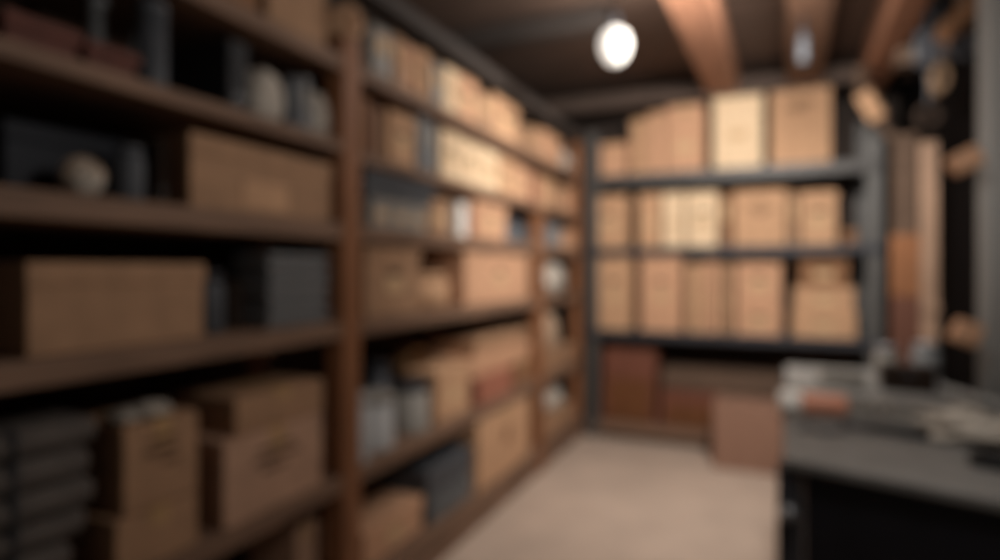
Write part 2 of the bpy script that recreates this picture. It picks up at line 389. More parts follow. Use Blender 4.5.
# middle bay
sec = [
 (362, 371, 'book', 'brown', 0.205, 'dull brown book nearest the post on the second shelf of the middle bay'),
 (371, 376, 'book', 'maroon', 0.195, 'thin maroon book second from the post in the middle bay'),
 (377, 384, 'book', 'kraft', 0.190, 'thin light brown book beside the bright tan upright box'),
]
for x0, x1, k, m, dz, lb in sec: left(k, x0, x1, 0, 2, lb, m, dz=dz, inset=0.04, group='books at the post on the second shelf')
left('archive', 390, 416, 0, 2, 'bright tan upright box between brown books and grey files', 'tan', dz=0.20, inset=0.02)
left('folder', 418, 427, 0, 2, 'grey upright file touching the bright tan box', 'grey', dz=0.225, inset=0.03, lab='lgrey')
left('folder', 428, 437, 0, 2, 'grey upright file touching the row of cream boxes', 'grey', dz=0.215, inset=0.03, lab='lgrey')
left('archive', 442, 461, 0, 2, 'cream box first in the pale run beside the grey files', 'cream', dz=0.205, inset=0.01)
left('archive', 462, 480, 0, 2, 'cream box in the middle of the pale run on the second shelf', 'cream', dz=0.20, inset=0.01)
left('archive', 481, 499, 0, 2, 'cream box at the far end of the pale run on the second shelf', 'cream', dz=0.20, inset=0.01)
left('archive', 501, 516, 0, 2, 'tan box straight after the three cream boxes', 'tan', dz=0.20, inset=0.02)
left('archive', 517, 531, 0, 2, 'peach box beside the second brown post on the second shelf', 'peach', dz=0.19, inset=0.02)
left('book', 533, 537, 0, 2, 'thin dull red book between peach box and small tan carton', 'red', dz=0.175, inset=0.02)
left('carton', 540, 552, 0, 2, 'small tan carton above the short second brown post', 'tan', dz=0.185, inset=0.02)
left('carton', 554, 563, 0, 2, 'small kraft carton between two small cartons past the second post', 'kraft', dz=0.165, inset=0.02)
left('carton', 564, 573, 0, 2, 'small peach carton at the corner end of the second shelf', 'peach', dz=0.18, inset=0.02)

# --- third shelf
left('archive', 3, 128, 0, 3, 'wide dark navy box on the third shelf behind the pale ball of twine', 'navy', dz=0.155, inset=0.15, d=0.2, label=False, hole=False)
p = atX(87, 177, XL - 0.05)
r = thing('twine_ball', 'pale ball of twine in front of the dark navy box', 'ball of twine', (XL - 0.065, p.y, LV[3] + 0.001))
MB().blob(0.040, 0.040, 0.040, (0, 0, 0.0375), 2, 0.03).build('ball', 'bag', r, smooth=True)
mb = MB()
for i in range(7):
    mb.torus(0.0395, 0.0022, mtx=Matrix.Translation((0, 0, 0.0425)) @ Matrix.Rotation(0.45 * i, 4, 'Z') @ Matrix.Rotation(1.0 + 0.2 * i, 4, 'X'), n=24, k=5)
mb.build('strand', 'beigec', r, smooth=True)
left('jar', 125, 151, 0, 3, 'dim grey jar to one side of the ball of twine', 'dgrey', dz=0.125, inset=0.03, lidm='dgrey')
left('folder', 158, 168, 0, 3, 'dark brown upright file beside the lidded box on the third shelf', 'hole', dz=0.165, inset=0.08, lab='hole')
r = left('archive', 190, 333, 0, 3, 'large tan lidded box filling the third shelf before the brown post', 'kraft', dz=0.185, inset=0.02, d=0.33, label=False, hole=False)[0]
MB().box(-0.10, 0.07, -0.1635, -0.1600, 0.012, 0.088).build('paper_label', 'tan', r)
# grey stack beyond the post: three light file boxes below, two dark boxes above
zt = LV[3] + 0.001
for i, (x0, x1, lb) in enumerate([(372, 393, 'light grey file box at the post end of the lower row in the grey stack'),
                                  (394, 411, 'light grey file box in the middle of the lower row in the grey stack'),
                                  (412, 428, 'light grey file box at the far end of the lower row in the grey stack')]):
    left('archive', x0, x1, 0, 3, lb, 'lgrey', dz=0.105, inset=0.02, group='light grey file boxes on the third shelf', hole=False)
left('flat', 366, 434, 0, 3, 'dark grey flat box resting on the light grey file boxes', 'dgrey', z0=LV[3] + 0.107, dz=0.052, inset=0.015)
left('flat', 367, 438, 0, 3, 'dark grey flat box on the very top of the grey stack', 'dgrey', z0=LV[3] + 0.160, dz=0.048, inset=0.015)
left('archive', 431, 451, 0, 3, 'brownish box just past the grey stack on the third shelf', 'kraft', dz=0.155, inset=0.03, hole=False)
left('book', 458, 467, 0, 3, 'whitish book on the third shelf', 'white', dz=0.155, inset=0.02)
left('book', 468, 473, 0, 3, 'thin dull red book on the third shelf', 'red', dz=0.155, inset=0.02)
left('archive', 475, 507, 0, 3, 'bright peach box beside the thin red book on the third shelf', 'peach', dz=0.185, inset=0.01)
left('can', 513, 531, 0, 3, 'dark grey tin before the second brown post on the third shelf', 'dgrey', dz=0.13, inset=0.02)
left('can', 551, 567, 0, 3, 'grey tin past the second brown post on the third shelf', 'grey', dz=0.17, inset=0.02)
left('carton', 568, 576, 0, 3, 'small beige carton in the corner end of the third shelf', 'peach', dz=0.13, inset=0.02)

# --- fourth shelf
left('archive', 26, 206, 0, 4, 'long drab brown lidded box on the fourth shelf, nearest thing on it', 'kraft', dz=0.185, inset=0.015, d=0.33, label=False, hole=False)
left('jar', 208, 230, 0, 4, 'dark grey jar between the long drab box and grey ledgers', 'dgrey', dz=0.165, inset=0.06, lidm='darksteel')
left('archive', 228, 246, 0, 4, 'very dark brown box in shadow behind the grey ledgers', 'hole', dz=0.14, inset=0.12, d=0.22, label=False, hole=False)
zz = LV[4] + 0.001
names = ['bottom', 'second from the bottom', 'middle', 'second from the top', 'topmost']
for i in range(5):
    hh = (0.044, 0.042, 0.044, 0.040, 0.043)[i]
    left('flat', 270 + (i % 2), 331 - (i * 2) % 3, 0, 4, 'grey ledger box, %s of five stacked beside the brown post' % names[i], 'grey', z0=zz, dz=hh, inset=0.02 + 0.004 * (i % 2), d=0.15, name='ledger_box', group='stack of grey ledger boxes')
    zz += hh + 0.001
left('archive', 366, 421, 0, 4, 'tan lidded box on the fourth shelf next to the brown post', 'kraft', dz=0.255, inset=0.02)
r, _ = left('jar', 429, 459, 0, 4, 'small tan lidded tub standing alone on the fourth shelf', 'tan', dz=0.155, inset=0.03, lidm='tan', name='storage_tub', cat='tub')
left('archive', 465, 529, 0, 4, 'broad peach box on the fourth shelf before the second brown post', 'peach', dz=0.262, inset=0.02, mark=False)
sack(562, 0, -0.01, 0.15, 0.20, 0.118, 4, 'plump pale sack on the fourth shelf in the room corner', 'bag', seed=8)

# --- fifth shelf
zz = LV[5] + 0.001
nm5 = ['lowest', 'second from below', 'third from below', 'fourth from below', 'fifth from below', 'uppermost']
for i in range(6):
    hh = (0.062, 0.058, 0.062, 0.058, 0.062, 0.060)[i]; xe = (84, 78, 92, 100, 96, 102)[i]
    left('bundle', -60, xe, 0, 5, 'charcoal folded cloth bundle, %s of the pile at the near shelf end' % nm5[i], 'dbag', z0=zz, dz=hh, inset=0.02 + 0.006 * (i % 3), group='pile of charcoal folded bundles')
    zz += hh + 0.001
r, z1 = left('carton', 116, 198, 0, 5, 'brown carton under another carton, beside the charcoal bundles', 'kraft', dz=0.128, inset=0.012, d=0.26)
r, z1 = left('carton', 124, 198, 0, 5, 'brown carton set on top of another, pale crumpled cloth on it', 'kraft', z0=z1 + 0.002, dz=0.198, inset=0.02, d=0.24, mark=True)
pc = atX(150, 270, XL - 0.05)
t = thing('crumpled_cloth', 'pale crumpled cloth lying on the upper brown carton', 'cloth', (XL - 0.085, pc.y, z1 + 0.002))
MB().blob(0.06, 0.065, 0.011, (0, 0, 0.0100), 11, 0.35).build('cloth', 'bag', t, smooth=True)
MB().blob(0.03, 0.03, 0.009, (0.02, 0.02, 0.0225), 12, 0.35).build('fold', 'bag', t, smooth=True)
r, z2 = left('carton', 224, 322, 428, 5, 'pinkish carton with faint print under a narrower yellowish carton', 'pink', inset=0.008, d=0.28, mark=True)
left('carton', 236, 323, 389, 5, 'yellowish carton set on the wider pinkish carton by the brown post', 'kraft', inset=0.02, d=0.25, z0=z2 + 0.002)
# light grey tins and bags beyond the post
left('can', 357, 374, 0, 5, 'pale grey paint tin tucked against the brown post on the fifth shelf', 'palegrey', dz=0.235, inset=0.01, name='paint_tin', lidm='palegrey')
left('can', 376, 403, 0, 5, 'light grey paint tin second from the post on the fifth shelf', 'palegrey', dz=0.205, inset=0.03, name='paint_tin', lidm='lgrey')
left('can', 380, 396, 0, 5, 'dark tin standing behind the light grey paint tins', 'darksteel', dz=0.29, inset=0.19)
left('can', 416, 436, 0, 5, 'mid grey canister between paint tins and a tan box', 'lgrey', dz=0.20, inset=0.03, name='canister', cat='canister')
p = atX(420, 358, XL - 0.30)
r = thing('rope_coil', 'dim brown rope coil leaning at the back of the fifth shelf', 'rope', (p.x, p.y - 0.10, LV[5] + 0.002))
mb = MB()
for i in range(4): mb.torus(0.075 + 0.006 * (i % 2), 0.016, mtx=Matrix.Translation((0.024 * i - 0.03, 0, 0.22)) @ Matrix.Rotation(PI / 2, 4, 'Y'), n=28, k=8)
mb.build('coil', 'rope', r, smooth=True)
MB().box(-0.05, 0.06, -0.07, 0.07, 0, 0.122, 0.004).build('spool_base', 'brown', r)
left('archive', 437, 470, 0, 5, 'tan box beside the mid grey canister on the fifth shelf', 'tan', dz=0.225, inset=0.04, d=0.17, hole=False)
z5 = LV[5] + 0.001
left('carton', 479, 512, 0, 5, 'reddish low carton under two long flat boxes on the fifth shelf', 'red', dz=0.14, inset=0.02, d=0.3, tape=False)
left('flat', 472, 531, 0, 5, 'long tan flat box lying across the reddish carton', 'peach', z0=z5 + 0.142, dz=0.095, inset=0.03)
left('flat', 476, 529, 0, 5, 'long brown flat box on top of the long tan flat box', 'kraft', z0=z5 + 0.239, dz=0.085, inset=0.05)
left('carton', 516, 530, 0, 5, 'low brown carton propping the far end of the long tan box', 'brown', dz=0.14, inset=0.03, d=0.3)
left('flat', 546, 577, 0, 5, 'tan flat box on the fifth shelf past the second brown post', 'kraft', dz=0.13, inset=0.02)
sack(556, 0, 0.01, 0.12, 0.15, 0.145, 5, 'beige sack lying on the tan flat box past the second post', 'beigec', seed=9, z0=z5 + 0.131)

# --- bottom shelf
left('carton', 296, 330, 0, 6, 'narrow pale carton on the bottom shelf just before the brown post', 'pink', dz=0.26, inset=0.10, d=0.2)
left('archive', 364, 424, 0, 6, 'pinkish tan lidded box on the bottom shelf past the brown post', 'peach', dz=0.135, inset=0.05, d=0.30)
r = left('flat', 428, 472, 0, 6, 'charcoal ribbed crate on the bottom shelf between two tan boxes', 'dgrey', dz=0.235, inset=0.03, name='ribbed_crate', cat='crate')[0]
yy = r.children[0].dimensions
mb = MB(); w_ = atX(472, 270, XL - 0.03).y - atX(428, 270, XL - 0.03).y
for i in range(5): mb.box(-w_ / 2 + 0.01, w_ / 2 - 0.01, -0.158, -0.148, 0.012 + i * 0.024, 0.022 + i * 0.024, 0.002)
mb.build('rib', 'grey', r)
r, _ = left('carton', 478, 529, 0, 6, 'tall tan carton with a round smudge on the bottom shelf', 'tan', dz=0.350, inset=0.005, d=0.3)
MB().lathe([(0.05, 0.0), (0.05, 0.0012)], n=24, mtx=Matrix.Translation((0.02, -0.15, 0.2)) @ Matrix.Rotation(PI / 2, 4, 'X')).build('stain', 'brown', r)
sack(560, 0, 0.03, 0.12, 0.14, 0.085, 6, 'whitish bag on a small carton at the corner end of the bottom shelf', 'bag', seed=15, z0=LV[6] + 0.122, tie=False)
left('carton', 546, 574, 0, 6, 'small tan carton under the whitish bag on the bottom shelf', 'kraft', dz=0.12, inset=0.02)

# ------------------------------------------------------------------ steel rack along the back
rk = thing('metal_rack', 'dark steel rack of box-laden shelves across the back of the room', 'rack', (-0.28, YR, 0))
RX0, RX1 = -1.235, 0.68
RL = {1: 1.945, 2: 1.410, 3: 0.805}
for x in (RX0, RX1):
    for y in (0.0, YRB - YR):
        sx = 1 if x < 0 else -1; sy = 1 if y == 0 else -1
        X = x + 0.28
        mb = MB().box(min(X, X + sx * 0.095), max(X, X + sx * 0.095), min(y, y + sy * 0.008), max(y, y + sy * 0.008), 0, 2.28)
        mb.box(min(X, X + sx * 0.008), max(X, X + sx * 0.008), min(y, y + sy * 0.07), max(y, y + sy * 0.07), 0, 2.28)
        mb.build('upright', 'steel', rk)
for k, z in RL.items():
    MB().box(RX0 + 0.28 + 0.009, RX1 + 0.28 - 0.009, 0.010, YRB - YR - 0.010, z - 0.012, z).build('shelf', 'darksteel', rk)
    MB().box(RX0 + 0.28 + 0.002, RX1 + 0.28 - 0.002, -0.022, -0.001, z - (0.075 if k == 1 else 0.055), z + 0.004, 0.004).build('front_rail', 'rail' if k == 1 else 'darksteel', rk)
MB().box(RX0 + 0.28 + 0.009, RX1 + 0.28 - 0.009, 0.010, YRB - YR - 0.010, 0.10, 0.135).build('shelf', 'shelf', rk)
MB().box(RX0 + 0.28 + 0.10, RX1 + 0.28 - 0.10, -0.022, -0.002, 0.05, 0.135, 0.004).build('front_rail', 'shelf', rk)
MB().box(RX0 + 0.28 + 0.01, RX1 + 0.28 - 0.01, YRB - YR - 0.008, YRB - YR - 0.001, 0.14, 0.79).build('back_panel', 'back', rk)

def back(kind, x0, x1, ytop, lev, desc, m, inset=0.03, d=0.34, z0=None, dz=None, name=None, cat=None, group=None, rz=0.0, **kw):
    Yf = YR + inset
    a, b = atY(x0, 270, Yf).x, atY(x1, 270, Yf).x
    zb = (RL[lev] + 0.001) if z0 is None else z0
    h = dz if dz else atY((x0 + x1) / 2, ytop, Yf).z - zb
    fn, nm, ct = KIND[kind]
    d = min(d, 0.42 - inset)
    r = thing(name or nm, desc, cat or ct, ((a + b) / 2, Yf + d / 2, zb), rz, group)
    fn(r, b - a, d, h, m, **kw); return r, zb + h
g1 = 'boxes on the top shelf of the steel rack'
back('carton', 600, 626, 143, 1, 'small orange-tan carton at the corner end of the rack top shelf', 'peach', inset=0.04, group=g1)
back('carton', 631, 646, 119, 1, 'narrow tan carton, slightly set back, second on the rack top shelf', 'tan', inset=0.10, d=0.3, group=g1)
back('carton', 648, 664, 112, 1, 'narrow pinkish carton third on the rack top shelf', 'peach', inset=0.05, group=g1)
back('carton', 666, 704, 105, 1, 'wide peach carton beside the bright cream one on the rack top', 'peach', inset=0.05, group=g1, label=True)
back('archive', 713, 763, 94, 1, 'brightest cream box on the top shelf of the steel rack', 'cream', inset=0.01, group=g1, hole=False)
back('carton', 771, 831, 80, 1, 'tallest tan carton with dark smudged print on the rack top shelf', 'tan', inset=0.01, mark=True, tape=False, group=g1)
g2 = 'boxes on the middle shelf of the steel rack'
back('archive', 589, 627, 196, 2, 'tan box apart at the corner end of the rack middle shelf', 'tan', inset=0.03, group=g2)
back('archive', 638, 660, 194, 2, 'bright narrow box first in the tight row on the rack middle shelf', 'tan', inset=0.02, group=g2)
back('archive', 662, 684, 193, 2, 'bright narrow box second in the tight row on the rack middle shelf', 'cream', inset=0.02, group=g2)
back('archive', 686, 718, 192, 2, 'bright wide box ending the tight row on the rack middle shelf', 'cream', inset=0.02, group=g2)
back('folder', 720, 731, 194, 2, 'brown file between two wide boxes on the rack middle shelf', 'brown', inset=0.04, group=g2)
back('archive', 733, 787, 190, 2, 'broad tan box with faint print in the rack middle shelf', 'tan', inset=0.02, mark=True, label=False, group=g2, hole=False)
back('folder', 789, 798, 192, 2, 'thin brown file beside the last box on the rack middle shelf', 'kraft', inset=0.06, group=g2)
back('archive', 800, 838, 191, 2, 'tan box nearest the grey upright on the rack middle shelf', 'tan', inset=0.02, group=g2)
back('flat', 842, 858, 0, 2, 'small brown box low beside the grey upright of the rack', 'brown', inset=0.06, d=0.2, dz=0.10)
g3 = 'boxes on the lower shelf of the steel rack'
back('archive', 597, 631, 255, 3, 'tall tan box at the corner end of the rack lower shelf', 'tan', inset=0.02, group=g3)
back('archive', 640, 682, 254, 3, 'tall tan box second along the rack lower shelf', 'peach', inset=0.02, group=g3)
back('archive', 687, 702, 264, 3, 'narrow upright tan box third along the rack lower shelf', 'tan', inset=0.02, group=g3)
back('archive', 704, 718, 262, 3, 'narrow upright peach box fourth along the rack lower shelf', 'peach', inset=0.02, group=g3)
back('archive', 720, 734, 264, 3, 'narrow upright brown box fifth along the rack lower shelf', 'kraft', inset=0.03, group=g3)
r, zt = back('archive', 736, 782, 305, 3, 'tan box under another on the rack lower shelf, beside narrow boxes', 'peach', inset=0.02, group=g3)
back('archive', 736, 782, 262, 3, 'tan box stacked on its twin beside narrow boxes on the lower shelf', 'peach', inset=0.02, z0=zt + 0.001, dz=0.285, group=g3)
r, zt = back('archive', 792, 857, 314, 3, 'broad tan lidded box lowest of three by the grey upright', 'tan', inset=0.015, dz=0.175, group=g3)
r, zt = back('archive', 794, 855, 288, 3, 'broad tan lidded box in the middle of three by the grey upright', 'tan', inset=0.02, z0=zt + 0.001, dz=0.155, group=g3)
back('archive', 799, 849, 258, 3, 'brown smaller box topmost of three by the grey upright', 'brown', inset=0.03, z0=zt + 0.001, dz=0.18, group=g3)
# crates on the bottom board
def crate(x0, x1, ytop, inset, d, label, lidm, m='redwood'):
    Yf = YR + inset; a, b = atY(x0, 270, Yf).x, atY(x1, 270, Yf).x; w = b - a
    h = atY((x0 + x1) / 2, ytop, Yf).z - 0.137
    t = thing('wooden_chest', label, 'chest', ((a + b) / 2, Yf + d / 2, 0.1365))
    lh = h * 0.40
    MB().box(-w / 2 + 0.004, w / 2 - 0.004, -d / 2 + 0.004, d / 2 - 0.004, 0.0, h - lh - 0.001, 0.004).build('body', 'orangewood', t)
    MB().box(-w / 2, w / 2, -d / 2, d / 2, h - lh, h, 0.006).build('lid', lidm, t)
    MB().box(-w / 2 + 0.001, -w / 2 + 0.04, -d / 2 - 0.006, -d / 2 + 0.003, 0.002, h - lh - 0.002, 0.002).build('corner_batten', m, t)
    MB().box(w / 2 - 0.04, w / 2 - 0.001, -d / 2 - 0.006, -d / 2 + 0.003, 0.002, h - lh - 0.002, 0.002).build('corner_batten', m, t)
    return t
crate(603, 656, 350, 0.02, 0.34, 'taller red-brown wooden chest under the rack in the corner', 'redwood')
crate(661, 722, 390, 0.02, 0.34, 'lower orange-brown wooden chest under the rack, board across its top', 'redwood')
Yf = YR + 0.005
a, b = atY(662, 270, Yf).x, atY(790, 270, Yf).x
zc = atY(691, 390, YR + 0.02).z
t = thing('timber', 'thick grey-brown timber lying across the low chest under the rack', 'timber', ((a + b) / 2, Yf + 0.12, zc + 0.003))
MB().box(-(b - a) / 2, (b - a) / 2, -0.12, 0.12, 0, 0.135, 0.004).build('board', 'lintel', t)
MB().box((b - a) / 2 - 0.14, (b - a) / 2 - 0.08, -0.10, 0.10, -zc - 0.003 + 0.137, -0.001, 0.003).build('leg', 'lintel', t)
# pinkish carton on the floor in front of the rack
q0, q1 = atY(713, 270, 4.02).x, atY(783, 270, 4.02).x
r = thing('cardboard_carton', 'pinkish carton standing on the floor beside the workbench', 'box', ((q0 + q1) / 2, 4.02 + 0.165, 0.001))
carton(r, q1 - q0, 0.33, 0.405, 'dullpink', tape=False)

# ------------------------------------------------------------------ workbench
ZB = 0.84
A = atZ(783, 457, ZB); Bp = atZ(1000, 500, ZB)
fr = (Bp - A).normalized()
A2 = A; far = A + bd * 1.42
P = [A, A + fr * 0.56, Vector(((A + fr * 0.56).x + 0.03, far.y, 0)), Vector((far.x, far.y, 0))]
wb = thing('workbench', 'grey-topped workbench with a black cabinet body, cluttered with tools', 'workbench', (A.x, A.y, 0))
loc = [(p.x - A.x, p.y - A.y) for p in P]
MB().prism(loc, ZB - 0.024, ZB, 0.006).build('bench_top', 'top', wb)
def inset_quad(off):
    c = Vector((sum(p[0] for p in loc) / 4, sum(p[1] for p in loc) / 4))
    return [tuple(Vector(p) + (c - Vector(p)).normalized() * off * 1.4) for p in loc]
q = inset_quad(0.010)
q2 = [(q[0][0] + 0.037, q[0][1] - 0.008), q[1], q[2], (q[3][0] + 0.037, q[3][1])]
MB().prism(q2, 0.05, ZB - 0.025, 0.003).build('cabinet_body', 'black', wb)
MB().prism([(p[0] * 0.96 + 0.02, p[1] * 0.96 + 0.03) for p in q2], 0.0, 0.049).build('plinth', 'blackp', wb)
px, py = q[0]
for (qx, qy) in (q[3], q[0]):
    lg = MB().box(qx - 0.016, qx + 0.034, qy - 0.008, qy + 0.05, 0.0, ZB - 0.0255, 0.003).build('leg', 'darksteel', wb)
kn = MB().lathe([(0.016, 0), (0.018, 0.012), (0.012, 0.024), (0.004, 0.028)], mtx=Matrix.Translation((px + 0.004, py - 0.0085, 0.72)) @ Matrix.Rotation(PI / 2, 4, 'X'))
kn.build('knob', 'tin', lg, smooth=True)

def on_bench(x, y, dz=0.0): p = atZ(x, y, ZB + dz); return p
# bottle lying: white cap, salmon body
p0 = on_bench(779, 401, 0.034); p1 = on_bench(847, 406, 0.034)
ax = (p1 - p0); Ln = ax.length; ang = math.atan2(ax.y, ax.x)
t = thing('squeeze_bottle', 'salmon bottle with a fat white cap lying at the workbench edge', 'bottle', (p0.x, p0.y, ZB + 0.0345), ang)
rot = Matrix.Rotation(PI / 2, 4, 'Y')
MB().lathe([(0.030, 0.0), (0.033, 0.006), (0.033, 0.052), (0.029, 0.056)], mtx=rot).build('cap', 'white', t, smooth=True)
MB().lathe([(0.026, 0.0565), (0.030, 0.064), (0.030, Ln - 0.01), (0.024, Ln)], mtx=rot).build('body', 'salmon', t, smooth=True)
# wire coil, rings, tools
def coil(x, y, R, rr, n, label, m, name='wire_coil', cat='wire', tilt=0.0):
    p = on_bench(x, y)
    t = thing(name, label, cat, (p.x, p.y, ZB))
    mb = MB()
    for i in range(n): mb.torus(R * (1 - 0.06 * (i % 2)), rr, c=(0.004 * (i % 2), 0.003 * (i % 3), rr + 0.001 + i * rr * 1.9), n=28, k=8)
    mb.build('coil', m, t, smooth=True)
    MB().tube([(R, 0, rr + .001), (R * 1.3, 0.03, rr + .001), (R * 1.5, 0.0, rr + .001)], rr, n=8).build('loose_end', m, t, smooth=True)
    return t
coil(840, 385, 0.070, 0.006, 4, 'grey coil of wire lying on the far half of the workbench', 'lgrey')
def ring_roll(x, y, R, h, label, m, coremat):
    p = on_bench(x, y); t = thing('tape_roll', label, 'tape', (p.x, p.y, ZB + 0.001))
    MB().lathe([(R * .62, 0), (R, 0), (R, h), (R * .62, h), (R * .62, 0)], n=28).build('tape', m, t, smooth=False)
    MB().lathe([(R * .54, 0), (R * .6, 0), (R * .6, h * .98), (R * .54, h * .98), (R * .54, 0)], n=28).build('core', coremat, t, smooth=False)
ring_roll(858, 412, 0.042, 0.035, 'grey tape roll beside the salmon bottle', 'lgrey', 'grey')
ring_roll(902, 417, 0.050, 0.035, 'larger grey tape roll in the middle of the workbench', 'lgrey', 'tin')
# pliers
p = on_bench(868, 431)
t = thing('pliers', 'black-handled pliers lying in front of the larger tape roll', 'pliers', (p.x, p.y, ZB + 0.010), -0.25)
for s_ in (-1, 1):
    MB().tube([(-0.01, 0, 0), (0.03, s_ * 0.012, 0), (0.09, s_ * 0.022, 0), (0.13, s_ * 0.016, 0)], 0.0085, n=8).build('handle', 'blackp', t, smooth=True)
    MB().tube([(0.012, s_ * 0.003, 0), (-0.02, s_ * 0.008, 0), (-0.06, s_ * 0.004, 0)], 0.008, n=8, r1=0.004).build('jaw', 'darksteel', t, smooth=True)
# dark brown box with jars behind
p = on_bench(910, 393)
t = thing('wooden_case', 'dark brown wooden case on the workbench in front of two jars', 'case', (p.x, p.y + 0.05, ZB + 0.001), -0.05)
MB().box(-0.075, 0.075, -0.05, 0.05, 0, 0.06, 0.004).build('body', 'hole', t)
MB().box(-0.077, 0.077, -0.052, 0.052, 0.0605, 0.085, 0.004).build('lid', 'hole', t)
MB().box(-0.012, 0.012, -0.056, -0.0525, 0.05, 0.072, 0.001).build('clasp', 'darksteel', t)
for x, y, R, h, lb, m in ((886, 381, 0.038, 0.13, 'pale jar behind the dark case, beside the orange-brown carton', 'lgrey'),
                          (926, 379, 0.046, 0.135, 'stout grey jar behind the dark case, furthest from the rack', 'grey')):
    p = on_bench(x, y); t = thing('glass_jar', lb, 'jar', (p.x, p.y, ZB + 0.001)); jar(t, R, h, m, 'tin')
# two narrow cartons stacked upright at the far end
p = on_bench(905, 371)
t = thing('cardboard_carton', 'narrow red-brown carton standing behind the jars on the workbench', 'box', (p.x, p.y, ZB + 0.001), -0.1)
carton(t, 0.095, 0.09, 0.30, 'redbrown', tape=False)
t = thing('cardboard_carton', 'narrow orange-brown carton balanced on the red-brown carton', 'box', (p.x, p.y, ZB + 0.303), -0.16)
carton(t, 0.10, 0.09, 0.25, 'holster', tape=False)
# rag, pipe and black tool
p = on_bench(988, 444)
t = thing('work_rag', 'crumpled pale rag on the workbench beside the steel column', 'rag', (p.x, p.y, ZB), -0.15)
MB().blob(0.10, 0.055, 0.034, (0, 0, 0.0306), 21, 0.45, pw=2.6).build('rag', 'bag', t, smooth=True)
MB().blob(0.040, 0.03, 0.016, (-0.035, 0.005, 0.062), 22, 0.4).build('fold', 'bag', t, smooth=True)
a_ = on_bench(940, 388, 0.02); b_ = on_bench(1012, 408, 0.02)
t = thing('metal_pipe', 'grey pipe lying on the workbench behind the pale rag', 'pipe', (a_.x, a_.y, ZB + 0.0175))
d_ = b_ - a_; d_.z = 0
MB().tube([(0, 0, 0), tuple(d_ * 0.5), tuple(d_)], 0.016, n=14).build('tube', 'column', t, smooth=True)
MB().tube([tuple(d_ * -0.05), tuple(d_ * 0.06)], 0.0175, n=14).build('coupling', 'tin', t, smooth=True)
p = on_bench(1004, 470)
t = thing('tool_pouch', 'black tool pouch in front of the pale rag on the workbench', 'pouch', (p.x, p.y, ZB), -0.3)
MB().blob(0.055, 0.022, 0.016, (0, 0, 0.0145), 31, 0.1, pw=4).build('body', 'blackp', t, smooth=True)
MB().box(-0.035, 0.035, -0.020, 0.010, 0.029, 0.034, 0.002).build('flap', 'blackp', t)
# small pencil-like scribble of chain near the front
p = on_bench(823, 433)
t = thing('chain', 'short dark chain lying near the front of the workbench', 'chain', (p.x, p.y, ZB + 0.001))
mb = MB()
for i in range(9):
    mb.torus(0.009, 0.0022, mtx=Matrix.Translation((0.012 * i - 0.05, 0.010 * math.sin(i * 1.1), 0.004 + 0.003 * (i % 2))) @ Matrix.Rotation(0.5 * (i % 3), 4, 'X'), n=14, k=6)
tag_ = mb.build('links', 'darksteel', t, smooth=True)

# ------------------------------------------------------------------ right side: column, boards, hanging bits
cx = atX(1000, 270, 0.69)
t = thing('steel_column', 'thick grey steel column rising behind the workbench', 'column', (0.69, cx.y, 0))
MB().lathe([(0.058, 0.012), (0.058, CZ - 0.014)], n=32).build('shaft', 'column', t, smooth=True)
MB().box(-0.09, 0.09, -0.09, 0.09, 0, 0.0115, 0.002).build('base_plate', 'darksteel', t)
MB().box(-0.09, 0.09, -0.09, 0.09, CZ - 0.0135, CZ - 0.002, 0.002).build('top_plate', 'darksteel', t)
def block(x, y, w, h, tilt, label, s):
    p = atS(x, y, s)
    t = thing('wooden_block', label, 'block', p, -YAW * 0 + 0.0)
    m_ = Matrix.Rotation(tilt, 4, 'Y')
    MB().box(-w / 2, w / 2, -0.035, 0.035, -h / 2, h / 2, 0.014, mtx=m_, seg=3).build('block', 'peach', t, smooth=False)
    MB().tube([m_ @ Vector((w * 0.1, 0.0345, 0)), (0.055, 0.085, 0)], 0.009, n=10).build('peg', 'darksteel', t)
cs = cx.y / ray(1000, 270)[1]
block(965, 161, 0.082, 0.066, -0.50, 'tan wooden block pegged high on the steel column, tilted upward', cs * 0.955)
block(966, 333, 0.072, 0.074, 0.35, 'tan wooden block pegged low on the steel column, near the rag', cs * 0.955)
# boards standing against the side wall
def stand_board(x0, x1, ytop, X, th, label, m):
    a = atX((x0 + x1) / 2, ytop, X); s = a.y / ray((x0 + x1) / 2, 270)[1]
    w = (x1 - x0) / F * s
    t = thing('wooden_board', label, 'board', (a.x, a.y, 0.001))
    MB().box(-w / 2, w / 2, -th / 2, th / 2, 0, a.z, 0.004).build('board', m, t)
    MB().box(-w / 2 - 0.004, w / 2 + 0.004, -th / 2 - 0.012, -th / 2 - 0.0005, a.z * 0.55, a.z * 0.55 + 0.05, 0.002).build('batten', m, t)
stand_board(894, 915, 134, 0.745, 0.03, 'brown board standing upright between rack upright and pale board', 'lintel')
stand_board(921, 936, 142, 0.745, 0.03, 'pale beige board standing upright against the dark side wall', 'pale')
